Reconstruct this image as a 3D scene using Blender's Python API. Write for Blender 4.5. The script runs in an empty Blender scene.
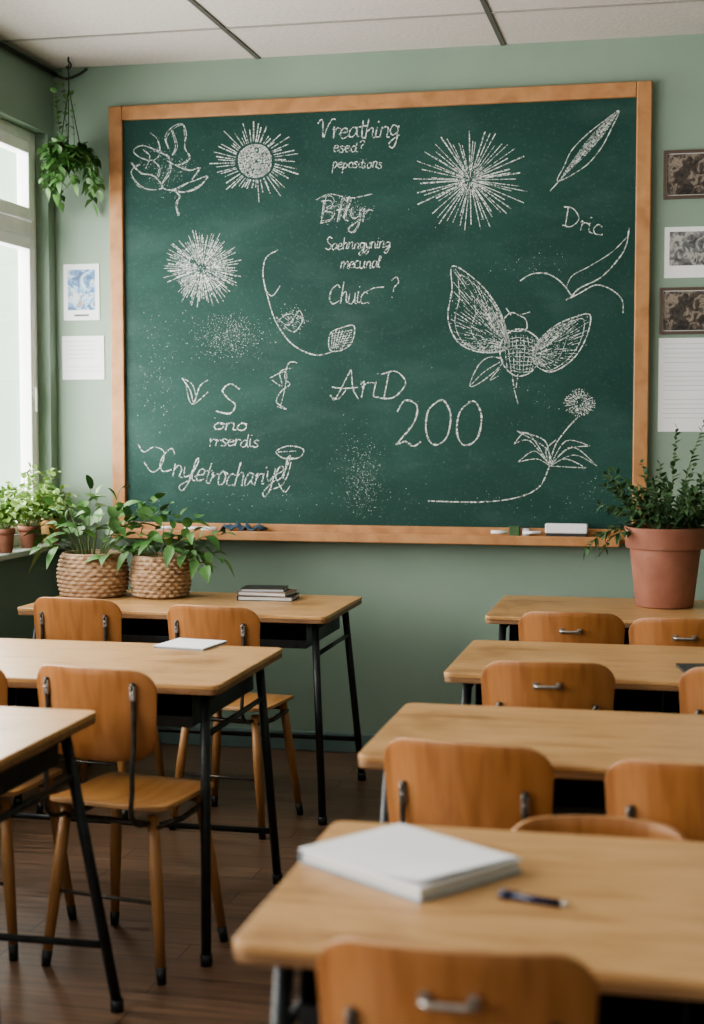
import bpy, bmesh, math, random
from mathutils import Vector, Matrix, noise
random.seed(7)
R=random.random
def U(a,b): return a+(b-a)*random.random()
scene=bpy.context.scene
COL=scene.collection

# ------------------------------------------------------------------ materials
def mat(name, col, rough=.5, metal=0., spec=.5):
    m=bpy.data.materials.new(name); m.use_nodes=True
    b=m.node_tree.nodes['Principled BSDF']
    b.inputs['Base Color'].default_value=(*col,1); b.inputs['Roughness'].default_value=rough
    b.inputs['Metallic'].default_value=metal; b.inputs['Specular IOR Level'].default_value=spec
    return m
def nodes(m): return m.node_tree.nodes, m.node_tree.links, m.node_tree.nodes['Principled BSDF']
def ramp(n, stops):
    r=n.new('ShaderNodeValToRGB'); e=r.color_ramp.elements
    e[0].position=stops[0][0]; e[0].color=(*stops[0][1],1)
    e[1].position=stops[-1][0]; e[1].color=(*stops[-1][1],1)
    for p,c in stops[1:-1]:
        x=e.new(p); x.color=(*c,1)
    return r
def noise_mat(name, stops, scale=(1,1,1), nscale=5, detail=6, rough=.5, bump=0., bdist=.01, metal=0, spec=.5, rr=None, coord='Object', dist=0.):
    m=mat(name,stops[0][1],rough,metal,spec); n,l,b=nodes(m)
    tc=n.new('ShaderNodeTexCoord'); mp=n.new('ShaderNodeMapping'); mp.inputs['Scale'].default_value=scale
    l.new(tc.outputs[coord],mp.inputs['Vector'])
    nz=n.new('ShaderNodeTexNoise'); nz.inputs['Scale'].default_value=nscale; nz.inputs['Detail'].default_value=detail
    nz.inputs['Distortion'].default_value=dist
    l.new(mp.outputs[0],nz.inputs['Vector']); r=ramp(n,stops); l.new(nz.outputs['Fac'],r.inputs[0]); l.new(r.outputs[0],b.inputs['Base Color'])
    if rr:
        q=n.new('ShaderNodeMapRange'); q.inputs[3].default_value=rr[0]; q.inputs[4].default_value=rr[1]
        l.new(nz.outputs['Fac'],q.inputs[0]); l.new(q.outputs[0],b.inputs['Roughness'])
    if bump:
        bp=n.new('ShaderNodeBump'); bp.inputs['Strength'].default_value=bump; bp.inputs['Distance'].default_value=bdist
        l.new(nz.outputs['Fac'],bp.inputs['Height']); l.new(bp.outputs[0],b.inputs['Normal'])
    return m
M={}
M['wall']=noise_mat('green_wall_paint',[(.3,(.225,.315,.252)),(.7,(.262,.352,.285))],nscale=2.2,detail=8,rough=.6,bump=.15,bdist=.004)
M['base']=noise_mat('baseboard_paint',[(.3,(.11,.17,.165)),(.7,(.145,.215,.205))],nscale=8,rough=.5)
M['ceil']=noise_mat('ceiling_tile',[(.35,(.56,.525,.50)),(.7,(.64,.60,.575))],nscale=60,detail=4,rough=.9,bump=.4,bdist=.004)
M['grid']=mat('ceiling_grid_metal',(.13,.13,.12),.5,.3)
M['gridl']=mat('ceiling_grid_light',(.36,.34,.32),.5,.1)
M['white']=noise_mat('white_window_paint',[(.3,(.82,.84,.83)),(.7,(.90,.92,.91))],nscale=9,rough=.35)
M['sill']=noise_mat('sill_paint',[(.3,(.46,.53,.49)),(.7,(.54,.61,.57))],nscale=6,rough=.45)
def desk_mat():
    m=noise_mat('oak_desktop',[(.25,(.29,.15,.058)),(.42,(.45,.26,.112)),(.55,(.55,.335,.155)),(.66,(.47,.275,.12)),(.8,(.36,.20,.083))],scale=(1.0,15,15),nscale=3.2,detail=10,rough=.34,bump=.08,bdist=.002,rr=(.24,.44),dist=.8)
    n,l,b=nodes(m); src=b.inputs['Base Color'].links[0].from_socket
    tc=n.new('ShaderNodeTexCoord'); z=n.new('ShaderNodeTexNoise'); z.inputs['Scale'].default_value=4.5; z.inputs['Detail'].default_value=8; l.new(tc.outputs['Object'],z.inputs['Vector'])
    r=ramp(n,[(.33,(.60,.52,.45)),(.48,(1,1,1)),(.75,(1.1,1.1,1.12))]); l.new(z.outputs['Fac'],r.inputs[0])
    mx=n.new('ShaderNodeMix'); mx.data_type='RGBA'; mx.blend_type='MULTIPLY'; mx.inputs[0].default_value=.8
    l.new(src,mx.inputs[6]); l.new(r.outputs[0],mx.inputs[7]); l.new(mx.outputs[2],b.inputs['Base Color']); return m
M['desk']=desk_mat()
M['deskedge']=noise_mat('desk_edge_wood',[(.3,(.15,.075,.035)),(.7,(.30,.17,.08))],scale=(1.5,10,10),nscale=5,rough=.5)
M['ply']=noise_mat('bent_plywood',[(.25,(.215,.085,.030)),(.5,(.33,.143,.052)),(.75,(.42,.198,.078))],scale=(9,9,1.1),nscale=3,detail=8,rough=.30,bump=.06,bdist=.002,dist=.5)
M['plyedge']=noise_mat('plywood_edge',[(.3,(.36,.19,.085)),(.7,(.52,.31,.15))],scale=(2,2,30),nscale=6,rough=.5)
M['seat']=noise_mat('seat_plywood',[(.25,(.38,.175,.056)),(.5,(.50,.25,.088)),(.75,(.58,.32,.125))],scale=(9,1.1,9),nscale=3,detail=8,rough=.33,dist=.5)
M['legwood']=noise_mat('chair_leg_wood',[(.3,(.29,.14,.055)),(.7,(.43,.23,.095))],scale=(12,12,1.5),nscale=4,rough=.42)
M['black']=noise_mat('black_steel',[(.3,(.014,.018,.020)),(.7,(.030,.036,.038))],nscale=30,rough=.38,metal=.3)
M['steel']=noise_mat('worn_steel',[(.3,(.34,.32,.30)),(.7,(.50,.48,.45))],nscale=40,rough=.34,metal=.9)
M['dsteel']=noise_mat('dark_chair_steel',[(.3,(.06,.055,.05)),(.7,(.12,.11,.10))],nscale=40,rough=.4,metal=.7)
M['framewood']=noise_mat('board_frame_oak',[(.25,(.29,.135,.052)),(.5,(.41,.205,.086)),(.8,(.50,.27,.122))],scale=(3,12,3),nscale=4,detail=8,rough=.5,dist=.4)
M['terra']=noise_mat('terracotta',[(.3,(.24,.10,.066)),(.6,(.32,.14,.095)),(.8,(.38,.21,.155))],nscale=9,detail=8,rough=.8,bump=.2,bdist=.004)
M['ochre']=noise_mat('ochre_pot',[(.3,(.42,.24,.09)),(.7,(.52,.32,.13))],nscale=9,rough=.6)
M['soil']=noise_mat('potting_soil',[(.3,(.02,.013,.009)),(.7,(.06,.04,.028))],nscale=60,rough=.95,bump=.8,bdist=.01)
M['wicker']=noise_mat('wicker',[(.3,(.22,.13,.075)),(.5,(.38,.255,.16)),(.7,(.52,.38,.25))],scale=(1,1,5),nscale=22,rough=.7)
M['leaf']=noise_mat('leaf_green',[(.3,(.045,.12,.032)),(.6,(.085,.20,.055)),(.8,(.15,.30,.09))],nscale=14,rough=.42)
M['leafd']=noise_mat('leaf_dusty_green',[(.3,(.032,.08,.032)),(.6,(.06,.135,.052)),(.8,(.10,.19,.078))],nscale=14,rough=.55)
M['leafl']=noise_mat('leaf_light_green',[(.3,(.17,.30,.07)),(.6,(.28,.44,.13)),(.8,(.42,.56,.24))],nscale=14,rough=.45)
M['stem']=mat('plant_stem',(.10,.15,.05),.6)
M['cord']=mat('dark_cord',(.03,.028,.025),.7)
M['paper']=noise_mat('white_paper',[(.3,(.74,.76,.79)),(.7,(.82,.84,.87))],nscale=3,rough=.7)
M['pages']=noise_mat('page_edges',[(.3,(.44,.45,.45)),(.7,(.70,.70,.69))],scale=(1,1,60),nscale=6,rough=.8)
M['cover']=mat('book_cover_grey',(.22,.27,.32),.5)
M['coverd']=mat('book_cover_dark',(.03,.035,.035),.5)
M['coverb']=mat('book_cover_brown',(.20,.13,.09),.5)
M['navy']=mat('navy_plastic',(.012,.016,.05),.25)
M['cloth']=noise_mat('blue_cloth',[(.3,(.03,.06,.09)),(.7,(.07,.12,.17))],nscale=30,rough=.9)
M['ink']=mat('printed_ink',(.12,.13,.15),.7)
M['faint']=mat('faint_print',(.50,.52,.55),.7)
M['darkframe']=mat('dark_picture_frame',(.10,.07,.055),.4)

def glass():
    m=bpy.data.materials.new('window_glass'); m.use_nodes=True; n=m.node_tree.nodes; l=m.node_tree.links; n.clear()
    o=n.new('ShaderNodeOutputMaterial'); mx=n.new('ShaderNodeMixShader'); t=n.new('ShaderNodeBsdfTransparent'); g=n.new('ShaderNodeBsdfGlossy')
    g.inputs['Roughness'].default_value=.02; mx.inputs[0].default_value=.04
    l.new(t.outputs[0],mx.inputs[1]); l.new(g.outputs[0],mx.inputs[2]); l.new(mx.outputs[0],o.inputs[0]); return m
M['glass']=glass()

def floor_mat():
    m=mat('dark_plank_floor',(.05,.035,.025),.4); n,l,b=nodes(m)
    tc=n.new('ShaderNodeTexCoord'); br=n.new('ShaderNodeTexBrick')
    br.inputs['Scale'].default_value=1; br.inputs['Brick Width'].default_value=1.3; br.inputs['Row Height'].default_value=.12
    br.inputs['Mortar Size'].default_value=.002; br.inputs['Color1'].default_value=(.18,.112,.074,1); br.inputs['Color2'].default_value=(.14,.085,.055,1)
    br.inputs['Mortar'].default_value=(.04,.025,.018,1); br.offset=.37
    l.new(tc.outputs['Object'],br.inputs['Vector'])
    mp=n.new('ShaderNodeMapping'); mp.inputs['Scale'].default_value=(1.2,16,1); l.new(tc.outputs['Object'],mp.inputs[0])
    nz=n.new('ShaderNodeTexNoise'); nz.inputs['Scale'].default_value=3; nz.inputs['Detail'].default_value=9; l.new(mp.outputs[0],nz.inputs['Vector'])
    r=ramp(n,[(.3,(.55,.55,.55)),(.7,(1.35,1.3,1.25))]); l.new(nz.outputs['Fac'],r.inputs[0])
    mx=n.new('ShaderNodeMix'); mx.data_type='RGBA'; mx.blend_type='MULTIPLY'; mx.inputs[0].default_value=1
    l.new(br.outputs['Color'],mx.inputs[6]); l.new(r.outputs[0],mx.inputs[7]); l.new(mx.outputs[2],b.inputs['Base Color'])
    q=n.new('ShaderNodeMapRange'); q.inputs[3].default_value=.22; q.inputs[4].default_value=.48; l.new(nz.outputs['Fac'],q.inputs[0]); l.new(q.outputs[0],b.inputs['Roughness'])
    return m
M['floor']=floor_mat()
def board_mat():
    m=mat('green_chalkboard_slate',(.02,.08,.06),.6,0,.25); n,l,b=nodes(m)
    tc=n.new('ShaderNodeTexCoord')
    mp=n.new('ShaderNodeMapping'); mp.inputs['Scale'].default_value=(1,1,1.5); mp.inputs['Rotation'].default_value=(0,.5,0); l.new(tc.outputs['Object'],mp.inputs[0])
    a=n.new('ShaderNodeTexNoise'); a.inputs['Scale'].default_value=1.5; a.inputs['Detail'].default_value=7; a.inputs['Distortion'].default_value=1.0; l.new(mp.outputs[0],a.inputs['Vector'])
    r=ramp(n,[(.3,(.010,.046,.038)),(.5,(.014,.056,.046)),(.62,(.019,.067,.055)),(.8,(.034,.090,.076))]); l.new(a.outputs['Fac'],r.inputs[0])
    c=n.new('ShaderNodeTexNoise'); c.inputs['Scale'].default_value=110; c.inputs['Detail'].default_value=3; l.new(tc.outputs['Object'],c.inputs['Vector'])
    r2=ramp(n,[(.58,(0,0,0)),(.78,(.035,.042,.040))]); l.new(c.outputs['Fac'],r2.inputs[0])
    mx=n.new('ShaderNodeMix'); mx.data_type='RGBA'; mx.blend_type='ADD'; mx.inputs[0].default_value=.7
    l.new(r.outputs[0],mx.inputs[6]); l.new(r2.outputs[0],mx.inputs[7])
    mp3=n.new('ShaderNodeMapping'); mp3.inputs['Scale'].default_value=(1.2,1,3.2); mp3.inputs['Rotation'].default_value=(0,-.5,0); l.new(tc.outputs['Object'],mp3.inputs[0])
    s=n.new('ShaderNodeTexNoise'); s.inputs['Scale'].default_value=1.9; s.inputs['Detail'].default_value=9; s.inputs['Roughness'].default_value=.6; l.new(mp3.outputs[0],s.inputs['Vector'])
    r3=ramp(n,[(.52,(0,0,0)),(.80,(.09,.115,.11))]); l.new(s.outputs['Fac'],r3.inputs[0])
    m2=n.new('ShaderNodeMix'); m2.data_type='RGBA'; m2.blend_type='ADD'; m2.inputs[0].default_value=.22
    l.new(mx.outputs[2],m2.inputs[6]); l.new(r3.outputs[0],m2.inputs[7]); l.new(m2.outputs[2],b.inputs['Base Color'])
    return m
M['board']=board_mat()
def chalk_mat():
    m=bpy.data.materials.new('white_chalk'); m.use_nodes=True; n=m.node_tree.nodes; l=m.node_tree.links; b=n['Principled BSDF']
    b.inputs['Base Color'].default_value=(.80,.85,.83,1); b.inputs['Roughness'].default_value=1; b.inputs['Specular IOR Level'].default_value=0
    tc=n.new('ShaderNodeTexCoord'); z=n.new('ShaderNodeTexNoise'); z.inputs['Scale'].default_value=150; z.inputs['Detail'].default_value=3; l.new(tc.outputs['Object'],z.inputs['Vector'])
    r=n.new('ShaderNodeMapRange'); r.inputs[1].default_value=.36; r.inputs[2].default_value=.62; r.inputs[3].default_value=.12; r.inputs[4].default_value=.92
    l.new(z.outputs['Fac'],r.inputs[0]); l.new(r.outputs[0],b.inputs['Alpha']); return m
M['chalk']=chalk_mat()
def picture_mat(name,stops,sc): return noise_mat(name,stops,nscale=sc,detail=5,rough=.4,dist=1.2)
M['pic_blue']=picture_mat('poster_blue_picture',[(.36,(.03,.09,.22)),(.44,(.08,.22,.42)),(.50,(.22,.40,.58)),(.55,(.55,.60,.60)),(.59,(.12,.28,.46)),(.68,(.35,.20,.14))],17)
M['pic_dark']=picture_mat('photo_print',[(.35,(.02,.018,.016)),(.5,(.07,.058,.05)),(.58,(.28,.235,.19)),(.68,(.05,.045,.04))],26)
M['pic_dark2']=picture_mat('photo_print_cool',[(.35,(.06,.065,.07)),(.5,(.18,.19,.20)),(.58,(.45,.45,.43)),(.68,(.07,.07,.07))],26)

# ------------------------------------------------------------------ mesh helpers
def obj(name, bm, m, parent=None, smooth=False, bevel=0.):
    me=bpy.data.meshes.new(name)
    bmesh.ops.recalc_face_normals(bm,faces=bm.faces[:])
    bm.to_mesh(me); bm.free()
    me.materials.append(m)
    if smooth:
        for p in me.polygons: p.use_smooth=True
    o=bpy.data.objects.new(name,me); COL.objects.link(o)
    if parent: o.parent=parent
    if bevel:
        b=o.modifiers.new('bevel','BEVEL'); b.width=bevel; b.segments=2; b.limit_method='ANGLE'
    return o
def empty(name, loc=(0,0,0), rz=0., sc=1.):
    e=bpy.data.objects.new(name,None); COL.objects.link(e); e.empty_display_size=.1
    e.location=loc; e.rotation_euler=(0,0,rz); e.scale=(sc,sc,sc); return e
def abox(bm,x0,x1,y0,y1,z0,z1):
    v=[bm.verts.new(p) for p in [(x0,y0,z0),(x1,y0,z0),(x1,y1,z0),(x0,y1,z0),(x0,y0,z1),(x1,y0,z1),(x1,y1,z1),(x0,y1,z1)]]
    for f in [(0,3,2,1),(4,5,6,7),(0,1,5,4),(1,2,6,5),(2,3,7,6),(3,0,4,7)]: bm.faces.new([v[i] for i in f])
def box(name,x0,x1,y0,y1,z0,z1,m,parent=None,bevel=0.):
    bm=bmesh.new(); abox(bm,x0,x1,y0,y1,z0,z1); return obj(name,bm,m,parent,bevel=bevel)
def frame_axes(d):
    d=d.normalized(); u=Vector((0,0,1)) if abs(d.z)<.9 else Vector((1,0,0)); a=d.cross(u).normalized(); return a, d.cross(a).normalized()
def path_tube(bm,pts,rad,seg=10,caps=True):
    pts=[Vector(p) for p in pts]; n=len(pts)
    if not isinstance(rad,(list,tuple)): rad=[rad]*n
    rings=[]; a=None
    for i,p in enumerate(pts):
        d=(pts[min(i+1,n-1)]-pts[max(i-1,0)])
        if a is None: a,b=frame_axes(d)
        else:
            dn=d.normalized(); a=(a-dn*a.dot(dn)).normalized(); b=dn.cross(a)
        rings.append([bm.verts.new(p+(a*math.cos(t)+b*math.sin(t))*rad[i]) for t in [2*math.pi*k/seg for k in range(seg)]])
    for i in range(n-1):
        for k in range(seg):
            f=bm.faces.new([rings[i][k],rings[i][(k+1)%seg],rings[i+1][(k+1)%seg],rings[i+1][k]]); f.smooth=True
    if caps:
        bm.faces.new(rings[0][::-1]); bm.faces.new(rings[-1])
def tubes(name,lst,m,parent,seg=12):
    bm=bmesh.new()
    for pts,r in lst: path_tube(bm,pts,r,seg)
    return obj(name,bm,m,parent)
def lathe(bm,prof,seg=40,wob=None):
    rings=[]
    for j,(r,z) in enumerate(prof):
        ring=[]
        for k in range(seg):
            t=2*math.pi*k/seg; rr=r+(wob(t,j,z) if wob else 0)
            ring.append(bm.verts.new((rr*math.cos(t),rr*math.sin(t),z)))
        rings.append(ring)
    for j in range(len(rings)-1):
        for k in range(seg):
            f=bm.faces.new([rings[j][k],rings[j][(k+1)%seg],rings[j+1][(k+1)%seg],rings[j+1][k]]); f.smooth=True
    bm.faces.new(rings[0][::-1]); bm.faces.new(rings[-1])
def catmull(P,n=6,closed=False):
    P=[Vector(p) for p in P]
    if len(P)<3: return P
    out=[]; N=len(P)
    for i in range(N if closed else N-1):
        if closed: a,b,c,d=P[(i-1)%N],P[i],P[(i+1)%N],P[(i+2)%N]
        else: a,b,c,d=P[max(i-1,0)],P[i],P[i+1],P[min(i+2,N-1)]
        for k in range(n):
            t=k/n
            out.append(.5*((2*b)+(c-a)*t+(2*a-5*b+4*c-d)*t*t+(3*b-a-3*c+d)*t**3))
    out.append(P[0] if closed else P[-1]); return out

# ------------------------------------------------------------------ room
XL,YB,ZC=-2.74,6.27,3.015
XR,YF=2.7,-1.6
box('floor',XL-.3,XR+.1,YF,YB+.15,-.1,0,M['floor'])
box('wall_back',XL-.3,XR+.1,YB,YB+.15,0,ZC+.1,M['wall'])
box('wall_right',XR,XR+.15,YF,YB,0,ZC+.1,M['wall'])
WY0,WY1,WZ0,WZ1=-.9,6.20,.88,2.72
box('wall_left',XL-.25,XL,YF,YB,0,WZ0,M['wall']); box('wall_left',XL-.25,XL,YF,YB,WZ1,ZC+.1,M['wall'])
box('wall_left',XL-.25,XL,YF,WY0,WZ0,WZ1,M['wall']); box('wall_left',XL-.25,XL,WY1,YB,WZ0,WZ1,M['wall'])
box('ceiling',XL-.3,XR+.1,YF,YB+.15,ZC,ZC+.12,M['ceil'])
bm=bmesh.new()
for i in range(0,5):
    gx=-1.79+1.06*i
    if XL<gx<XR: abox(bm,gx-.010,gx+.010,YF,YB,ZC-.005,ZC+.001)
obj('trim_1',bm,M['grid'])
bm=bmesh.new()
for i in range(7):
    gy=5.77-1.06*i; abox(bm,XL,XR,gy-.009,gy+.009,ZC-.004,ZC+.001)
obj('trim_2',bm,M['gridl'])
bm=bmesh.new(); path_tube(bm,[(XL+.02,YF+.1,ZC-.03),(XL+.02,YB-.02,ZC-.03)],.010,8)
path_tube(bm,catmull([(XL+.02,YB-.03,ZC-.03),(XL+.07,YB-.02,ZC-.05),(XL+.13,YB-.02,ZC-.035),(XL+.17,YB-.02,ZC-.012)],5),.006,8)
obj('trim_3',bm,M['cord'])
box('baseboard_back',XL,XR,YB-.018,YB,0,.085,M['base'],bevel=.004)
box('baseboard_left',XL,XL+.018,YF,YB-.02,0,.085,M['base'],bevel=.004)
box('baseboard_right',XR-.018,XR,YF,YB-.02,0,.085,M['base'],bevel=.004)
box('windowsill',XL-.10,XL+.065,WY0,YB-.001,WZ0,.905,M['sill'],bevel=.006)
# windows
XW=XL-.088
nwin=5; wlen=(WY1-WY0)/nwin
for i in range(nwin):
    e=empty('window_%d'%(i+1),(XW,WY1-wlen*(i+.5),0))
    a=wlen/2; bm=bmesh.new()
    z0,z1,zt=.906,WZ1,2.29
    def bar(y0,y1,za,zb,t0=-.03,t1=.03): abox(bm,t0,t1,y0,y1,za,zb)
    bar(-a,-a+.045,z0,z1); bar(a-.045,a,z0,z1); bar(-a+.045,a-.045,z1-.05,z1); bar(-a+.045,a-.045,z0,z0+.05); bar(-a+.045,a-.045,zt-.035,zt+.035)
    for (za,zb) in [(z0+.055,zt-.04),(zt+.04,z1-.055)]:
        s0,s1=-.012,.045
        bar(-a+.05,-a+.105,za,zb,s0,s1); bar(a-.105,a-.05,za,zb,s0,s1); bar(-a+.105,a-.105,za,za+.05,s0,s1); bar(-a+.105,a-.105,zb-.05,zb,s0,s1)
    obj('frame',bm,M['white'],e,bevel=.004)
    bm=bmesh.new(); abox(bm,.008,.014,-a+.1,a-.1,z0+.1,zt-.085); abox(bm,.008,.014,-a+.1,a-.1,zt+.085,z1-.1); obj('glass',bm,M['glass'],e)
    bm=bmesh.new(); abox(bm,.045,.049,a-.09,a-.065,1.55,1.62); path_tube(bm,[(.047,a-.078,1.6),(.054,a-.078,1.59),(.054,a-.078,1.49)],.006,8); obj('handle',bm,M['white'],e)

# ------------------------------------------------------------------ chalkboard
cb=empty('chalkboard',(0,YB,0))
BX0,BX1,BZ0,BZ1=-2.465,-.118,.94,2.83
fw=.062
box('slate',BX0+.03,BX1-.03,-.022,-.002,BZ0+.03,BZ1-.03,M['board'],cb)
bm=bmesh.new()
abox(bm,BX0,BX0+fw,-.040,-.001,BZ0,BZ1); abox(bm,BX1-fw,BX1,-.040,-.001,BZ0,BZ1)
obj('frame_sides',bm,M['framewood'],cb,bevel=.005)
bm=bmesh.new()
abox(bm,BX0+fw,BX1-fw,-.0399,-.001,BZ1-fw,BZ1); abox(bm,BX0+fw,BX1-fw,-.0399,-.001,BZ0,BZ0+.060)
obj('frame_rails',bm,M['framewood'],cb,bevel=.005)
bm=bmesh.new()
abox(bm,BX0+.03,-.225,-.140,-.041,.946,.962); abox(bm,BX0+.03,-.225,-.155,-.138,.935,.975)
obj('chalk_tray',bm,M['framewood'],cb,bevel=.004)

# chalk artwork: hand-drawn chart coordinates rectified onto the slate in metres
CF=1481.5; CP=math.atan(92/1495); CYW=math.atan(328/1495)
def bp(x,y):
    t=(x-352)/CF; s=(y-512)/CF
    F=math.cos(CP)-s*math.sin(CP); D=math.sin(CP)+s*math.cos(CP)
    X=-math.sin(CYW)*F+math.cos(CYW)*t; Y=math.cos(CYW)*F+math.sin(CYW)*t; k=6.247/Y
    return Vector((X*k,1.45-D*k))
cbm=bmesh.new(); YC=-.0232; WS=.0035
def ribbon(P,w=.005):
    n=len(P)
    if n<2: return
    L=[];Rr=[]
    for i in range(n):
        d=P[min(i+1,n-1)]-P[max(i-1,0)]
        if d.length<1e-6: d=Vector((1,0))
        d=d.normalized(); nn=Vector((-d.y,d.x)); ww=w*.5*U(.65,1.25)
        a=P[i]+nn*ww; b=P[i]-nn*ww
        L.append(cbm.verts.new((a.x,YC,a.y))); Rr.append(cbm.verts.new((b.x,YC,b.y)))
    for i in range(n-1): cbm.faces.new([L[i],L[i+1],Rr[i+1],Rr[i]])
def stroke(pts,w=1.35,smooth=True,closed=False,n=6,jit=0.):
    if jit: pts=[(x+U(-jit,jit),y+U(-jit,jit)) for x,y in pts]
    P=[Vector((x,y)) for x,y in pts]
    if smooth: P=catmull(P,n,closed)
    ribbon([bp(p.x,p.y) for p in P],w*WS)
def dot(x,y,r):
    if not(126<x<634 and 102<y<518): return
    c=bp(x,y); r*=.0042; k=5; a0=U(0,6)
    cbm.faces.new([cbm.verts.new((c.x+r*math.cos(a0+2*math.pi*i/k)*U(.7,1.1),YC,c.y+r*math.sin(a0+2*math.pi*i/k)*U(.7,1.1))) for i in range(k)])
def dust(x,y,rx,ry,n,r=(.2,.5)):
    for _ in range(n): dot(x+random.gauss(0,rx*.5),y+random.gauss(0,ry*.5),U(*r))
G={
'a':(.9,[[(.7,.85),(.35,1),(.05,.6),(.12,.08),(.4,.02),(.68,.5),(.72,.95),(.7,.3),(.95,.06)]]),
'c':(.75,[[(.65,.85),(.35,1),(.05,.55),(.2,.05),(.8,.15)]]),
'd':(.95,[[(.65,.85),(.35,1),(.05,.5),(.25,0),(.6,.3),(.72,1.8)],[(.7,.9),(.7,.2),(.95,.02)]]),
'e':(.75,[[(-.05,.3),(.08,.5),(.6,.62),(.5,.98),(.2,.95),(.05,.5),(.25,.03),(.8,.25)]]),
'f':(.6,[[(.6,1.6),(.35,1.8),(.25,1.3),(.25,0)],[(0,.9),(.5,.95)]]),
'g':(.85,[[(.65,.85),(.3,1),(.05,.6),(.3,.15),(.65,.5),(.7,.95)],[(.7,.95),(.68,-.3),(.4,-.9),(.05,-.6),(.5,-.1),(.9,.15)]]),
'h':(.85,[[(.1,1.8),(.1,0)],[(.1,.6),(.4,1),(.65,.8),(.65,0.1),(.85,.05)]]),
'i':(.38,[[(.1,1),(.12,.15),(.4,.06)],[(.1,1.42),(.17,1.5)]]),
'l':(.38,[[(-.05,.3),(.25,1.5),(.12,1.8),(.05,1.3),(.1,.2),(.4,.06)]]),
'm':(1.3,[[(.1,1),(.1,0)],[(.1,.6),(.35,1),(.55,.8),(.55,0)],[(.55,.6),(.85,1),(1.05,.8),(1.05,.1),(1.3,.06)]]),
'n':(.88,[[(.1,1),(.1,0)],[(.1,.6),(.4,1),(.65,.8),(.65,.1),(.92,.1)]]),
'o':(.85,[[(.4,1),(.08,.6),(.2,.05),(.6,.08),(.75,.6),(.4,1)],[(.5,.95),(.85,.8)]]),
'p':(.85,[[(.1,1),(.1,-.8)],[(.1,.7),(.4,1),(.72,.6),(.4,.05),(.1,.3)]]),
'r':(.62,[[(.0,.8),(.12,1),(.1,0)],[(.1,.6),(.35,.95),(.66,.88)]]),
's':(.7,[[(.6,.9),(.3,1),(.1,.75),(.5,.4),(.5,.1),(.2,0),(.02,.15)]]),
't':(.55,[[(.25,1.55),(.25,.2),(.6,.06)],[(-.05,1),(.55,1.05)]]),
'u':(.9,[[(.08,1),(.1,.2),(.4,0),(.65,.4)],[(.68,1),(.68,.2),(.95,.06)]]),
'y':(.85,[[(.08,1),(.15,.4),(.4,.2),(.65,.5)],[(.7,1),(.65,-.3),(.35,-.9),(.05,-.6),(.5,-.1),(.9,.15)]]),
'V':(1.2,[[(-.2,1.3),(.0,1.75),(.25,1.5),(.5,0),(.7,.9),(.95,1.8),(1.3,1.75)]]),
'C':(1.2,[[(1.0,1.5),(.7,1.85),(.2,1.3),(.1,.5),(.5,-.05),(1.15,.3)]]),
'S':(1.0,[[(.9,1.5),(.5,1.8),(.15,1.4),(.45,.95),(.85,.55),(.6,.02),(.05,.2)]]),
'A':(1.2,[[(-.2,.2),(0,-.1),(.2,.3),(.6,1.85)],[(.6,1.85),(.85,.7),(1.2,0)],[(-.15,.75),(.4,.62),(1.1,.7)]]),
'D':(1.3,[[(.3,1.8),(.25,0)],[(-.1,1.65),(.6,1.8),(1.15,1.0),(.7,.1),(.0,0)]]),
'B':(1.1,[[(.2,1.8),(.2,0)],[(0,1.7),(.6,1.8),(.8,1.35),(.3,.95)],[(.3,.95),(.9,.8),(.85,.15),(.1,0)]]),
'2':(1.2,[[(.05,1.35),(.35,1.8),(.85,1.6),(.75,.9),(.1,.05)],[(.1,.05),(.45,.15),(.8,0),(1.1,.15)]]),
'0':(1.3,[[(.6,1.85),(.15,1.4),(.1,.5),(.45,-.02),(.95,.3),(1.1,1.2),(.8,1.8),(.5,1.8)]]),
'?':(.8,[[(.1,1.5),(.5,1.8),(.75,1.4),(.4,.9),(.38,.5)],[(.36,.1),(.42,.04)]]),
'.':(.3,[[(.1,.05),(.16,.0)]]),' ':(.5,[]),
}
def text(s,x0,x1,y,h,w=1.3,slope=0.,slant=.15,arc=0.,jit=.05):
    tw=sum(G[c][0] for c in s); sc=(x1-x0)/tw; cx=0
    for c in s:
        gw,st=G[c]; dy=U(-.08,.08)*h; hh=h*U(.9,1.1)
        for q in st:
            pts=[]
            for (px,py) in q:
                X=x0+(cx+px)*sc+slant*py*h+U(-jit,jit)*h; f=(X-x0)/(x1-x0)
                pts.append((X,y+dy+slope*(X-x0)-arc*4*f*(1-f)-py*hh+U(-jit,jit)*h))
            stroke(pts,w,n=5)
        cx+=gw
text('Vreathing',318,399,138,11,1.5)
text('esed?',333,364,152,6,1.1); text('pepositions',332,382,168,6,1.1)
text('Bflyr',318,370,222,13,1.0,slant=.15); text('Bflyr',319.5,371,221,12.5,.6,slant=.15)
stroke([(316,200),(330,194),(350,198),(372,194)],.9)
dust(345,210,26,12,260)
text('Saehnngyning',325,390,250,6.5,1.1,slope=-.03); text('mecunal',340,380,268,7,1.15)
text('Chuic.',328,370,303,11,1.3); text('?',388,397,298,11,1.2); stroke([(366,292),(374,288),(384,287)],1.1)
stroke([(330,396),(338,399),(346,390)],1.1); text('AriD',334,406,399,15.5,1.5)
text('200',394,485,446,25.5,2.0,slant=.06,jit=.02)
text('S',215,238,413,16,1.9)
text('ono',213,247,430,7.5,1.5); text('rrserdis',209,259,446,7,1.2,slope=.02)
text('Cnyletrochariyel',158,286,470,12.5,1.5,slope=.07,arc=-11,slant=.28)
stroke([(138,444),(144,452),(154,447),(164,452),(161,466),(152,472),(144,462)],1.2); stroke([(270,490),(282,485),(288,474),(291,462)],1.2); stroke([(276,478),(284,492),(290,486)],1.2)
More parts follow.
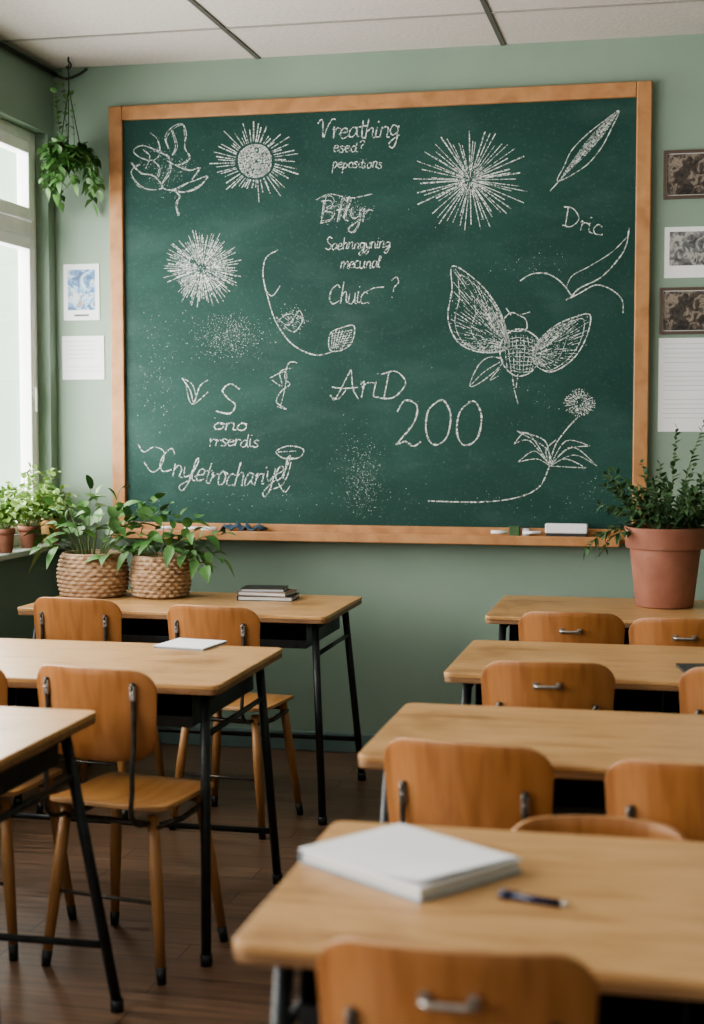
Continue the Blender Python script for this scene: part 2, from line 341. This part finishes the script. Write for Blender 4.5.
text('Dric',562,602,225,10.5,1.3,slope=.30)
def outline(pts,w=1.2,n=6,jit=0): stroke(pts,w,closed=True,n=n,jit=jit)
def disc(x,y,r,n):
    for _ in range(n):
        a=U(0,6.283); q=r*math.sqrt(R()); dot(x+q*math.cos(a),y+q*math.sin(a),U(.6,1.4))
    for k in range(3): outline([(x+(r-k*.7)*math.cos(a),y+(r-k*.7)*math.sin(a)) for a in [i*.523 for i in range(12)]],1.1,jit=.6)
disc(255,161,16.5,620)
for i in range(54):
    a=i/54*6.283+U(-.05,.05); r0=20; r1=U(28,46)
    stroke([(255+r0*math.cos(a),161+r0*math.sin(a)*.95),(255+r1*math.cos(a+.04),161+r1*math.sin(a+.04)*.92)],U(.8,1.5),smooth=False)
for i in range(96):
    a=i/96*6.283+U(-.03,.03); r0=U(3,16); r1=U(26,40)
    stroke([(202+r0*math.cos(a),268+r0*math.sin(a)),(202+r1*math.cos(a),268+r1*math.sin(a))],U(.6,1.1),smooth=False)
for rr in (8,15,24): outline([(202+rr*math.cos(i*.6),268+rr*math.sin(i*.6)) for i in range(10)],.7,jit=1.2)
dust(202,268,14,14,130)
for i in range(58):
    a=i/58*6.283+U(-.05,.05); r0=U(2,12); r1=U(38,60)
    stroke([(470+r0*math.cos(a),180+r0*math.sin(a)*.95),(470+r1*math.cos(a),180+r1*math.sin(a)*.93)],U(.8,1.5),smooth=False)
dust(470,180,16,16,120,(.3,.6))
# angular branching doodle
for pts in ([(150,133),(158,140),(160,152),(154,160),(140,158),(134,150),(144,146),(158,152)],
            [(168,148),(165,138),(172,128),(182,124),(186,134),(184,148),(190,158),(178,166),(166,160)],
            [(131,162),(140,172),(154,176),(162,188),(150,190),(138,184),(131,172),(140,164)],
            [(158,152),(168,158),(170,172),(162,186),(172,190),(186,184),(196,180),(207,176),(198,188),(184,192),(172,190)],
            [(178,166),(190,170),(200,168),(192,180)],[(174,190),(180,196),(176,204),(178,216)],[(152,160),(160,168),(158,178)],[(144,150),(150,156),(146,168)],[(172,130),(176,146),(172,156)]):
    stroke(pts,1.15,n=4,jit=.6); stroke(pts,.7,n=4,jit=1.6)
dust(165,168,30,26,240)
# quill
outline([(619,111),(606,119),(588,134),(572,150),(564,166),(557,181),(570,176),(588,164),(602,147),(611,129)],1.2,jit=.4)
stroke([(550,191),(560,180),(582,155),(618,112)],1.2)
for k in range(34):
    f=.16+.024*k; x=551+f*66; y=190-f*77; s=math.sin((f-.1)*3.4)
    stroke([(x,y),(x+10*s,y-5*s)],.65,smooth=False); stroke([(x,y),(x+3*s,y-11*s)],.65,smooth=False)
# flourishes
stroke([(278,250),(266,258),(263,275),(268,298),(276,322),(292,344),(315,355),(335,351)],1.3)
outline([(330,350),(330,334),(341,328),(354,326),(352,342),(342,350)],1.2)
for k in range(7): stroke([(331+k*1.8,349),(333+k*3.2,330)],.8,smooth=False); stroke([(331,334+k*2.3),(352,330+k*2.4)],.6,smooth=False)
stroke([(264,288),(272,296),(280,286)],1.1)
dust(292,320,16,12,160,(.3,.6)); stroke([(280,322),(290,312),(304,318),(296,330),(284,326)],.9,jit=2); stroke([(276,318),(288,326),(300,310),(306,322)],.8,jit=2)
stroke([(520,281),(532,274),(548,274),(562,283),(571,295)],1.5)
stroke([(571,297),(580,288),(600,278),(616,262),(626,246),(629,228)],1.5)
stroke([(566,300),(580,293),(596,285),(612,290),(622,300),(623,313)],1.5)
stroke([(566,289),(572,276),(590,266),(612,252),(628,236)],.9)
# moth
LW=[(508,338),(499,310),(480,284),(453,266),(452,290),(448,318),(458,342),(480,352),(505,350)]
RW=[(536,345),(552,328),(572,318),(590,315),(586,338),(572,360),(550,372),(534,362)]
for Wg,root in ((LW,(508,346)),(RW,(534,354))):
    outline(Wg,1.5); outline([(root[0]+(x-root[0])*.88,root[1]+(y-root[1])*.88) for x,y in Wg],.8,jit=1)
    outline([(root[0]+(x-root[0])*.6,root[1]+(y-root[1])*.6) for x,y in Wg],.7,jit=1.5)
    C=catmull([Vector(p) for p in Wg],6,True)
    for p in C[3:-3]:
        for rep in (0,1,2):
            g=U(.05,.8); f=min(g+U(.1,.3),.97); stroke([(root[0]+(p.x-root[0])*g+U(-1,1),root[1]+(p.y-root[1])*g+U(-1,1)),(root[0]+(p.x-root[0])*f,root[1]+(p.y-root[1])*f)],.65,smooth=False)
    for p in C:
        for _ in range(12):
            f=U(.15,.97); dot(root[0]+(p.x-root[0])*f,root[1]+(p.y-root[1])*f,U(.3,.65))
outline([(500,347),(507,334),(521,329),(537,338),(541,354),(532,371),(516,376),(503,364)],1.5)
for k in range(10): stroke([(503+k*1,340+k*3.4),(520,337+k*4),(538-k*.8,342+k*3.2)],.7,jit=.8)
for k in range(9): stroke([(504+k*4,336),(505+k*3.9,352),(508+k*3,372)],.7,jit=.8)
for _ in range(150): dot(520+random.gauss(0,9),352+random.gauss(0,10),U(.3,.6))
outline([(508,330),(504,320),(511,313),(520,316),(526,320),(526,330)],1.4,jit=.5); stroke([(511,315),(506,308)],1.2); stroke([(520,315),(530,312)],1.2)
outline([(503,362),(490,357),(478,366),(470,386),(484,380)],1.1); stroke([(470,386),(484,372),(500,362)],.9); stroke([(512,374),(514,388),(518,404)],1.3); stroke([(518,374),(516,388)],1.1); stroke([(500,368),(490,380),(498,376)],1.)
# long-stemmed flower
for _ in range(170):
    a=U(0,6.283); q=14*math.sqrt(R()); dot(580+q*math.cos(a)*1.1,403+q*math.sin(a),U(.4,.9))
for k in range(26):
    a=k/26*6.283; stroke([(580+5*math.cos(a),403+5*math.sin(a)),(580+U(12,17)*math.cos(a),403+U(10,15)*math.sin(a))],.8,smooth=False)
stroke([(578,417),(566,430),(555,446),(548,470),(538,488),(515,498),(480,502),(428,501)],1.6)
for e1,e2 in [((528,430),(514,444)),((545,438),(517,431)),((572,444),(597,466)),((566,438),(590,446)),((535,448),(518,462)),((566,456),(586,468))]:
    stroke([(550,466),(e1[0],e1[1]+3),e2],1.2); stroke([(550,466),(e1[0]+2,e1[1]+11),e2],1.0)
stroke([(550,466),(546,450),(556,440)],1.2)
stroke([(182,378),(190,390),(194,402),(200,386),(208,380)],1.3); stroke([(186,386),(192,404),(208,392)],1.1); stroke([(182,378),(192,384),(196,396)],.9)
stroke([(298,362),(288,364),(284,378),(290,384),(280,392),(276,402),(286,410),(278,406)],1.1,jit=1); stroke([(272,380),(282,386),(280,372),(292,368)],1.0); stroke([(270,378),(286,372),(284,392),(280,408)],.9)
outline([(276,452),(288,446),(303,449),(300,457),(286,459)],1.3); stroke([(278,452),(296,451)],.9); stroke([(284,458),(296,458)],.9)
for (x,y,rx,ry,n) in [(228,338,32,20,620),(362,476,22,38,600),(530,262,40,14,50),(180,340,40,40,60),(155,380,20,60,100),(430,280,200,120,30),(300,400,180,100,30),(232,325,22,12,160),(480,500,120,16,50),(600,490,30,30,60),(260,500,120,16,70),(540,400,50,30,30)]:
    dust(x,y,rx,ry,n,(.18,.48))
obj('chalk_drawings',cbm,M['chalk'],cb)
# tray items
TY=YB-.088; TZ=.9622
e=empty('board_eraser',(-.445,TY,TZ)); box('felt',-.085,.085,-.022,.022,0,.022,M['coverd'],e,.003); box('body',-.087,.087,-.024,.024,.022,.062,M['paper'],e,.005)
e=empty('chalk_box',(-.66,TY,TZ)); box('tray_body',-.022,.022,-.02,.02,0,.05,M['leafd'],e,.003); tubes('chalk_sticks',[([(.035,-.01,.022),(.11,-.004,.024)],.007),([(-.10,0,.022),(-.03,.008,.022)],.007),([(.03,.01,.02),(.06,.014,.02)],.020)],M['paper'],e)
e=empty('cleaning_cloth',(-1.84,TY,TZ)); bm=bmesh.new()
g=[[bm.verts.new((-.10+.20*i/12,-.034+.068*j/5,.010+.035*abs(noise.noise(Vector((i*.5,j*.6,1))))+ .022*math.sin(i*1.1)**2)) for j in range(6)] for i in range(13)]
for i in range(12):
    for j in range(5): bm.faces.new([g[i][j],g[i+1][j],g[i+1][j+1],g[i][j+1]])
o=obj('cloth_fold',bm,M['cloth'],e,smooth=True); s=o.modifiers.new('s','SOLIDIFY'); s.thickness=.005
e=empty('chalk_stick_pile',(-2.06,TY,TZ)); tubes('sticks',[([(-.05,0,.016),(.02,.006,.018)],.008),([(.03,-.01,.018),(.10,-.012,.018)],.008),([(-.18,0,.015),(-.10,.006,.018)],.008)],M['paper'],e)

# ------------------------------------------------------------------ posters
def poster(name,x0,x1,z0,z1,kind):
    e=empty(name,((x0+x1)/2,YB,(z0+z1)/2)); w=(x1-x0)/2; h=(z1-z0)/2
    if kind=='frame':
        bm=bmesh.new()
        for a in [(-w,w,h-.012,h),(-w,w,-h,-h+.012),(-w,-w+.012,-h+.012,h-.012),(w-.012,w,-h+.012,h-.012)]: abox(bm,a[0],a[1],-.018,-.001,a[2],a[3])
        obj('frame',bm,M['darkframe'],e); box('mat_board',-w+.011,w-.011,-.010,-.001,-h+.011,h-.011,M['pages'],e); box('print',-w+.016,w-.016,-.0115,-.0102,-h+.016,h-.016,M['pic_dark'],e)
    else:
        box('sheet',-w,w,-.004,-.001,-h,h,M['paper'],e)
        if kind=='blue': box('print',-w+.020,w-.020,-.0052,-.0042,-h+.045,h-.025,M['pic_blue'],e); box('caption',-w+.05,w-.05,-.0052,-.0042,-h+.018,-h+.026,M['ink'],e)
        if kind=='photo': box('print',-w+.02,w-.02,-.0052,-.0042,-h+.05,h-.02,M['pic_dark2'],e)
        if kind=='text':
            bm=bmesh.new(); n=int(h*2/.019)-1
            for i in range(1,n):
                z=h-.019*i-.004; l=w-.02-U(0,.3)*w
                if i%6==0: continue
                abox(bm,-w+.02,l,-.0048,-.0042,z-.0022,z)
            obj('text_lines',bm,M['faint'],e)
poster('wall_poster',-2.70,-2.53,1.90,2.15,'blue')
poster('paper_notice',-2.71,-2.51,1.635,1.83,'text')
poster('framed_photo',-.070,.19,2.355,2.55,'frame')
poster('wall_poster',-.062,.19,2.035,2.242,'photo')
poster('framed_photo',-.079,.18,1.805,1.995,'frame')
poster('paper_notice',-.080,.21,1.405,1.79,'text')

# ------------------------------------------------------------------ desks
def rrect(hw,hd,r,n=5):
    pts=[]
    for cx,cy,a0 in [(hw-r,hd-r,0),(-hw+r,hd-r,90),(-hw+r,-hd+r,180),(hw-r,-hd+r,270)]:
        for k in range(n+1):
            a=math.radians(a0+90*k/n); pts.append((cx+r*math.cos(a),cy+r*math.sin(a)))
    return pts
def slab(bm,pts,z0,z1):
    a=[bm.verts.new((x,y,z0)) for x,y in pts]; b=[bm.verts.new((x,y,z1)) for x,y in pts]; n=len(pts)
    bm.faces.new(a[::-1]); bm.faces.new(b)
    for i in range(n): bm.faces.new([a[i],a[(i+1)%n],b[(i+1)%n],b[i]])
def desk(x0,x1,y0,y1,sp=-.03):
    hw=(x1-x0)/2; hd=(y1-y0)/2; e=empty('school_desk',((x0+x1)/2,(y0+y1)/2,0))
    bm=bmesh.new(); slab(bm,rrect(hw,hd,.025),.736,.75); o=obj('top_veneer',bm,M['desk'],e,bevel=.003)
    bm=bmesh.new(); slab(bm,rrect(hw-.001,hd-.001,.025),.722,.7358); obj('top_core',bm,M['deskedge'],e,bevel=.002)
    bm=bmesh.new(); a,b=hw-.085,hd-.05; z0,z1=.625,.7218; t=.003
    abox(bm,-a,a,-b,b,z0,z0+t); abox(bm,-a,a,b-t,b,z0+t,z1); abox(bm,-a,-a+t,-b,b-t,z0+t,z1); abox(bm,a-t,a,-b,b-t,z0+t,z1)
    abox(bm,-.002,.002,-b,b-t,z0+t,z1); abox(bm,-a,a,-b-.008,-b,z0,z0+.03)
    obj('book_tray',bm,M['black'],e)
    lst=[]
    for sx in (-1,1):
        for sy in (-1,1):
            tx,ty=sx*(hw-.06),sy*(hd-.075); fx,fy=sx*(hw+sp),sy*(hd+.02)
            lst.append(([(tx,ty,.721),(fx,fy,.02)],.0135))
            lst.append(([(fx,fy,.03),(fx+sx*.0004,fy,.0)],.0165))
        lst.append(([(sx*(hw-.0605),-hd+.075,.70),(sx*(hw-.0605),hd-.075,.70)],.011))
        k6=(.721-.60)/.701; lst.append(([(sx*(hw-.06+(.06+sp)*k6),-hd+.062,.60),(sx*(hw-.06+(.06+sp)*k6),hd-.062,.60)],.008))
    zz=.17; k=(.721-zz)/.701
    bx=hw-.06+(.06+sp)*k; by=hd-.075+.095*k
    lst.append(([(-bx,by,zz),(bx,by,zz)],.009))
    tubes('steel_frame',lst,M['black'],e,14)
    return e
desk(-2.42,-1.22,5.13,5.77,-.01)
desk(-2.38,-1.18,3.72,4.40)
desk(-2.56,-1.36,2.74,3.34,.03)
desk(-.67,.53,5.27,5.93)
desk(-.63,.57,4.05,4.69)
desk(-.65,.55,3.00,3.60)
desk(-.58,.62,1.87,2.50)

# ------------------------------------------------------------------ chairs
def ply_panel(hw,hh,rc,fn,taper=0.,nx=22,ny=12):
    bm=bmesh.new(); cols=[]
    us=[math.sin(math.pi/2*(-1+2*i/nx)) for i in range(nx+1)]
    for u in us:
        x=u*hw; ax=abs(x)-(hw-rc); h=hh if ax<=0 else hh-rc+math.sqrt(max(rc*rc-ax*ax,0))
        col=[]
        for j in range(ny+1):
            v=-1+2*j/ny; y=v*h; xx=x*(1+taper*(y/hh)); col.append(bm.verts.new(fn(xx,y)))
        cols.append(col)
    for i in range(nx):
        for j in range(ny):
            bm.faces.new([cols[i][j],cols[i+1][j],cols[i+1][j+1],cols[i][j+1]])
    return bm
def chair(cx,cy,rot,upr=.62,handle=False,sc=1.):
    e=empty('school_chair',(cx,cy,0),math.radians(rot),sc)
    W=.172
    def yb(x,zz): return -.225-.10*(zz-.70)+.050*(x/W)**2
    def fb(x,z):
        zz=.695+z*.985+.008*(1-(x/W)**2)*(z/.115)
        return (x,yb(x,zz)+.01*(z/.115)**2*(1 if z<0 else 0),zz)
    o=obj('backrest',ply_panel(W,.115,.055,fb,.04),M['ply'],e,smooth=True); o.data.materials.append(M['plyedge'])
    s=o.modifiers.new('s','SOLIDIFY'); s.thickness=.012; s.offset=0; s.material_offset_rim=1; b=o.modifiers.new('b','BEVEL'); b.width=.003; b.segments=2; b.limit_method='ANGLE'
    def fs(x,y):
        return (x,y,.450-.012*math.exp(-((y+.03)/.1)**2)*(1-(x/.18)**2)-(.9*max(0,y-.12)**1.7)+.012*max(0,(-y-.12)/.07))
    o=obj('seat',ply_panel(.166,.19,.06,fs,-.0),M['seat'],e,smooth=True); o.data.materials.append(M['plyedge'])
    s=o.modifiers.new('s','SOLIDIFY'); s.thickness=.012; s.offset=-1; s.material_offset_rim=1; b=o.modifiers.new('b','BEVEL'); b.width=.003; b.segments=2; b.limit_method='ANGLE'
    legs=[];tips=[];met=[]
    for sx in (-1,1):
        for (ty,fy) in ((-.125,-.165),(.125,.18)):
            a=Vector((sx*.130,ty,.425)); f=Vector((sx*.175,fy,0)); m_=a.lerp(f,.45)
            q=a.lerp(f,.90)
            legs.append(([a,m_,q],[.0145,.0165,.0125])); tips.append(([q,f],[.0137,.0120]))
        met.append(([(sx*.142,-.135,.395),(sx*.144,.0,.385),(sx*.142,.135,.395)],.008))
        zt=.585+.23*upr; n=6; pts=[(sx*.126,-.10,.405),(sx*.127,-.19,.413),(sx*.127,-.226,.45)]
        for k in range(1,n+1):
            z=.46+(zt-.46)*k/n; pts.append((sx*.127,min(yb(.127,z)-.012,-.212) if z>.57 else -.222,z))
        met.append((catmull(pts,4),.0064))
    met.append(([(-.132,-.13,.40),(.132,-.13,.40)],.008)); met.append(([(-.132,.13,.405),(.132,.13,.405)],.008))
    met.append(([(-.153,-.146,.20),(.153,-.146,.20)],.005))
    tubes('legs',legs,M['legwood'],e,14); tubes('leg_tips',tips,M['black'],e,14); tubes('metal_frame',met,M['dsteel'],e,10)
    bm=bmesh.new()
    for sx in (-1,1):
        z0=.585+.23*upr-.045; y=yb(.127,z0)
        abox(bm,sx*.127-.008,sx*.127+.008,y-.020,y-.0065,z0,z0+.038)
        bmesh.ops.create_icosphere(bm,subdivisions=2,radius=.0045,matrix=Matrix.Translation((sx*.127,y-.019,z0+.02)))
    obj('brackets',bm,M['steel'],e,bevel=.003)
    if handle:
        bm=bmesh.new(); z=.752; y=yb(0,z)-.008; q=.80
        path_tube(bm,catmull([(-.038*q,y+.004,z),(-.036*q,y-.014,z),(-.02*q,y-.018,z),(.02*q,y-.018,z),(.036*q,y-.014,z),(.038*q,y+.004,z)],5),.005,10)
        abox(bm,-.037,-.024,y-.002,y+.006,z-.009,z+.009); abox(bm,.024,.037,y-.002,y+.006,z-.009,z+.009)
        obj('handle',bm,M['steel'],e)
    return e
chair(-2.10,5.18,-5,.75); chair(-1.54,5.07,-8,.75); chair(-1.425,3.74,-10,.85,False,1.01); chair(-1.89,3.80,-4,.85)
chair(-.34,5.17,0,.5,True); chair(.03,5.09,0,.5,True)
chair(-.34,4.13,3,.5,True); chair(.19,4.13,0,.5,True)
chair(-.375,3.10,-9,.6); chair(.06,3.02,-3,.6)
chair(-.125,2.405,180,.4,False,.92)
chair(-.262,1.975,0,.60,True,.995)

# ------------------------------------------------------------------ books, pen
def book(name,x,y,z,w,d,h,rot,cov,top=None):
    e=empty(name,(x,y,z),math.radians(rot))
    box('pages',-w/2+.004,w/2-.003,-d/2+.004,d/2-.004,.0025,h-.0025,M['pages'],e)
    bm=bmesh.new(); abox(bm,-w/2,w/2,-d/2,d/2,0,.0025); abox(bm,-w/2,-w/2+.0035,-d/2,d/2,.0025,h-.0025); obj('cover',bm,cov,e)
    box('top_sheet',-w/2,w/2,-d/2,d/2,h-.0025,h,top or cov,e); return e
e=book('thick_notebook',-.403,2.255,.7501,.275,.222,.022,-36,M['cover'],M['paper'])
bm=bmesh.new(); g=[[bm.verts.new((-.132+.264*i/12,-.106+.212*j/10,.0228+.009*max(0,(i/12-.55)/.45)**2*(1-j/14)+.004*max(0,.25-i/12))) for j in range(11)] for i in range(13)]
for i in range(12):
    for j in range(10): bm.faces.new([g[i][j],g[i+1][j],g[i+1][j+1],g[i][j+1]])
obj('curled_page',bm,M['paper'],e,smooth=True)
book('exercise_booklet',-1.475,4.375,.7501,.17,.17,.008,-8,M['cover'],M['paper'])
book('stacked_book',-1.565,5.60,.7501,.22,.15,.018,3,M['coverd']); book('stacked_book',-1.57,5.60,.7684,.20,.14,.016,-5,M['coverb']); book('stacked_book',-1.58,5.60,.7847,.17,.13,.012,6,M['cover'],M['coverd'])
book('exercise_booklet',.10,4.22,.7501,.16,.2,.008,10,M['coverd'])
e=empty('ballpoint_pen',(-.192,2.120,.7562),math.radians(-14))
tubes('barrel',[([(-.040,0,0),(.038,0,0)],.0058)],M['navy'],e); tubes('cap',[([(-.056,0,0),(-.040,0,0)],.0064),([(-.054,0,.007),(-.025,0,.008)],.0014)],M['navy'],e); tubes('tip',[([(.038,0,0),(.054,0,0)],[.005,.001])],M['steel'],e)

# ------------------------------------------------------------------ plants
def leaf(bm,base,d,L,W,droop=.3,fold=.25,nseg=5,roll=0.):
    d=d.normalized(); side=d.cross(Vector((0,0,1)))
    if side.length<.1: side=Vector((1,0,0))
    side=(Matrix.Rotation(roll,3,d)@side.normalized()); up=side.cross(d).normalized()
    prev=None
    for i in range(nseg+1):
        t=i/nseg; c=base+d*L*t+Vector((0,0,-1))*droop*L*t*t
        w=W*.5*(math.sin(math.pi*min(1,t*.93+.07)**.75)) if i<nseg else 0
        m_=bm.verts.new(c)
        if w>1e-5:
            a=bm.verts.new(c+side*w+up*w*fold); b=bm.verts.new(c-side*w+up*w*fold); cur=(a,m_,b)
        else: cur=(m_,m_,m_)
        if prev:
            for k in (0,1):
                vs=[]
                for v in (prev[k],prev[k+1],cur[k+1],cur[k]):
                    if v not in vs: vs.append(v)
                if len(vs)>=3:
                    try:
                        f=bm.faces.new(vs); f.smooth=True
                    except ValueError: pass
        prev=cur
def grow(e,base,stems,mleaf,r0=.003,xmin=None):
    sb=bmesh.new(); lb=bmesh.new()
    for (az,el,L,g,nl,lL,lW,dr,st,off) in stems:
        p=Vector(base)+Vector((off*math.cos(az),off*math.sin(az),0)); d=Vector((math.cos(az)*math.cos(el),math.sin(az)*math.cos(el),math.sin(el))); pts=[p.copy()]; n=8
        for i in range(n):
            if xmin is not None and p.x<xmin+.03 and d.x<0: d.x*=-.3
            p=p+d*L/n; d=(d+Vector((U(-.06,.06),U(-.06,.06),-g/n))).normalized(); pts.append(p.copy())
        path_tube(sb,pts,[r0*(1-.7*i/n) for i in range(n+1)],5)
        for k in range(nl):
            t=st+(1-st)*(k+1)/nl; i=min(int(t*n),n-1); q=pts[i].lerp(pts[i+1],t*n-i) if t<1 else pts[-1]
            dd=(pts[i+1]-pts[i]).normalized(); a=U(0,6.283) if nl>14 else (k*2.4+U(-.4,.4)); s1,s2=frame_axes(dd)
            v=(dd*(.55 if t<.98 else 1.5)+s1*math.cos(a)*.8+s2*math.sin(a)*.8)+Vector((0,0,.15))
            sc=U(.75,1.15)*(1-.35*t if nl>14 else 1)
            leaf(lb,q,v,lL*sc,lW*sc,dr,U(.1,.4),roll=U(-.5,.5))
    if xmin is not None:
        for b_ in (sb,lb):
            for v in b_.verts:
                if v.co.x<xmin: v.co.x=xmin+min(.01,(xmin-v.co.x)*.3)
    obj('stems',sb,M['stem'],e,smooth=True)
    obj('leaves',lb,mleaf,e,smooth=True)
def basket(x,y,z,r,h):
    e=empty('potted_plant_in_wicker_basket',(x,y,z)); bm=bmesh.new(); rows=10; per=8; prof=[(r*.55,0),(r*.80,.002)]
    for j in range(rows*per+1):
        t=j/(rows*per); rr=r*(.84+.18*math.sin(math.pi*(t*.75+.12))-.02*t)
        prof.append((rr,.004+t*(h-.008)))
    def wob(t,j,zz):
        if j<2: return 0
        q=(j-2)/per; row=int(q); fr=q-row; return .0055*math.sin(math.pi*fr)*(1+.95*math.sin(t*22+row*math.pi))
    top=prof[-1][0]
    prof+=[(top+.004,h),(top-.004,h+.004),(top-.010,h),(top-.012,h-.03)]
    nb=rows*per+3
    lathe(bm,prof,132,wob=lambda t,j,zz: wob(t,j,zz) if j<nb else 0); obj('wicker',bm,M['wicker'],e)
    bm=bmesh.new(); lathe(bm,[(top-.0125,h-.034),(top-.0125,h-.024)],32); obj('soil',bm,M['soil'],e)
    return e
e=basket(-2.28,5.55,.7505,.134,.172)
st=[]
for i in range(15):
    az=i*2.4; st.append((az,U(.95,1.4),U(.20,.31),U(.3,.8),int(U(4,7)),.090,.046,.4,.3,.04))
st+= [(-.25,.8,.34,.5,6,.085,.058,.4,.5,.04),(.1,.95,.34,.7,6,.085,.055,.4,.5,.04),(3.3,.8,.20,.8,5,.085,.045,.4,.4,.04),(-2.3,.7,.19,1.0,5,.085,.04,.4,.4,.05),(2.6,1.1,.32,.4,5,.08,.05,.4,.5,.03)]
grow(e,(0,0,.15),st,M['leaf'],.0035)
e=basket(-2.005,5.58,.7505,.114,.165)
st=[]
for i in range(13):
    az=i*2.4+.5; st.append((az,U(.6,1.3),U(.14,.24),U(.8,1.4),int(U(4,7)),.078,.044,.45,.3,.03))
st+=[(-.1,.6,.24,1.3,7,.075,.046,.5,.3,.04),(-.5,.5,.22,1.3,6,.075,.046,.5,.3,.04),(.2,.9,.24,1.2,6,.078,.048,.5,.3,.04)]
grow(e,(0,0,.14),st,M['leaf'],.003)
# terracotta pot
e=empty('potted_fern_in_terracotta_pot',(-.040,5.70,.7505)); bm=bmesh.new()
lathe(bm,[(.100,0),(.105,.002),(.108,.006),(.131,.212),(.131,.222),(.131,.2225),(.147,.2226),(.148,.224),(.154,.29),(.1542,.298),(.150,.302),(.141,.302),(.133,.29),(.129,.26)],56,wob=lambda t,j,z:.001*math.sin(3*t))
for ed in bm.edges:
    if len(ed.link_faces)==2 and ed.calc_face_angle(0)>.6: ed.smooth=False
obj('pot',bm,M['terra'],e)
bm=bmesh.new(); lathe(bm,[(.1285,.255),(.1285,.268)],32); obj('soil',bm,M['soil'],e)
st=[]
for i in range(54):
    az=i*2.4; el=U(.75,1.45); st.append((az,el,U(.16,.31),U(.3,1.1),int(U(15,22)),.050,.025,.3,.2,U(.02,.08)))
for az in (3.3,2.9,3.7): st.append((az,.6,U(.22,.28),2.2,18,.044,.023,.3,.15,.10))
st+=[(.3,1.15,.54,.3,28,.050,.026,.2,.15,.03),(.0,1.0,.50,.4,26,.050,.026,.2,.15,.03),(.6,1.3,.48,.2,26,.050,.026,.2,.15,.03),(-.4,1.1,.44,.4,24,.050,.026,.2,.15,.03),(.2,.9,.40,.4,24,.050,.026,.2,.15,.03),(1.2,1.35,.42,.3,24,.050,.026,.2,.15,.03)]
grow(e,(0,0,.26),st,M['leafd'],.0025)
# sill pots
def smallpot(y,r,h,mp,ml,n,L,lw,z=.9055,nl=12):
    e=empty('potted_herb',(-2.715,y,z)); bm=bmesh.new()
    lathe(bm,[(r*.66,0),(r*.72,.003),(r*.90,h*.76),(r*.9,h*.77),(r,h*.775),(r*1.0,h),(r*.9,h),(r*.86,h*.86)],36); obj('pot',bm,mp,e)
    bm=bmesh.new(); lathe(bm,[(r*.855,h*.84),(r*.855,h*.88)],24); obj('soil',bm,M['soil'],e)
    st=[(i*2.4,U(.7,1.4),U(.6,1.)*L,U(.2,.8),nl,lw*1.5,lw,.35,.15,U(0,r*.5)) for i in range(n)]
    grow(e,(0,0,h*.85),st,ml,.0018,xmin=-.045); return e
smallpot(6.12,.046,.115,M['ochre'],M['leafl'],22,.14,.026)
smallpot(5.90,.046,.095,M['terra'],M['leafl'],32,.30,.026)
smallpot(5.66,.046,.10,M['terra'],M['leafl'],26,.24,.026)
smallpot(5.35,.046,.10,M['ochre'],M['leafl'],16,.16,.024)
# hanging plant
e=empty('hanging_plant',(-2.585,6.08,2.56)); bm=bmesh.new()
lathe(bm,[(.025,0),(.038,.006),(.050,.04),(.053,.07),(.048,.07),(.045,.056)],32); obj('hanging_pot',bm,M['cord'],e)
bm=bmesh.new(); lathe(bm,[(.0445,.054),(.0445,.062)],24); obj('soil',bm,M['soil'],e)
zt=ZC-2.56
lst=[([(.050*math.cos(a),.050*math.sin(a),.068),(.0,.0,.32)],.002) for a in (0,2.09,4.19)]
lst.append(([(0,0,.32),(0,0,zt-.03)],.0025)); tubes('cords',lst,M['cord'],e,6)
tubes('hook',[(catmull([(0,0,zt),(0,0,zt-.02),(.012,0,zt-.035),(0,0,zt-.05),(-.01,0,zt-.04)],5),.004)],M['cord'],e,8)
st=[(i*2.4,U(-.2,1.2),U(.06,.12),U(2.,4.),8,.044,.038,.4,.15,.03) for i in range(36)]
st+=[(a,-.3,U(.18,.27),3.4,13,.042,.034,.4,.1,.03) for a in (.2,1.2,2.2,2.9,3.5,4.1,4.7,5.3,5.9,.7,2.5)]
st+=[(2.2,1.45,.34,.1,12,.036,.028,.3,.1,.03),(3.0,1.4,.28,.1,11,.036,.028,.3,.1,.03),(.8,1.5,.24,.1,8,.034,.026,.3,.2,.02)]
grow(e,(0,0,.055),st,M['leaf'],.002,xmin=-.125)

# ------------------------------------------------------------------ light
w=bpy.data.worlds.new('overcast_sky'); scene.world=w; w.use_nodes=True
bg=w.node_tree.nodes['Background']; bg.inputs[0].default_value=(1,.965,.905,1); bg.inputs[1].default_value=.66
def area(name,loc,rot,sx,sy,power,col):
    l=bpy.data.lights.new(name,'AREA'); l.shape='RECTANGLE'; l.size=sx; l.size_y=sy; l.energy=power; l.color=col
    o=bpy.data.objects.new(name,l); COL.objects.link(o); o.location=loc; o.rotation_euler=rot; return o
area('daylight_outside_windows',(-3.5,3.6,1.95),(0,math.radians(-90),0),3.0,11.0,1600,(1,.97,.915))

cam=bpy.data.cameras.new('camera'); co=bpy.data.objects.new('camera',cam); COL.objects.link(co)
co.location=(0,0,1.45); co.rotation_euler=(math.radians(90)-math.atan(92/1495),0,math.atan(328/1495))
cam.sensor_fit='VERTICAL'; cam.sensor_height=36; cam.sensor_width=24.75; cam.lens=1495/1024*36*.991
cam.dof.use_dof=True; cam.dof.focus_distance=5.6; cam.dof.aperture_fstop=2.6
scene.camera=co
scene.view_settings.view_transform='AgX'
try: scene.view_settings.look='AgX - Medium High Contrast'
except Exception: pass
scene.view_settings.exposure=-.38
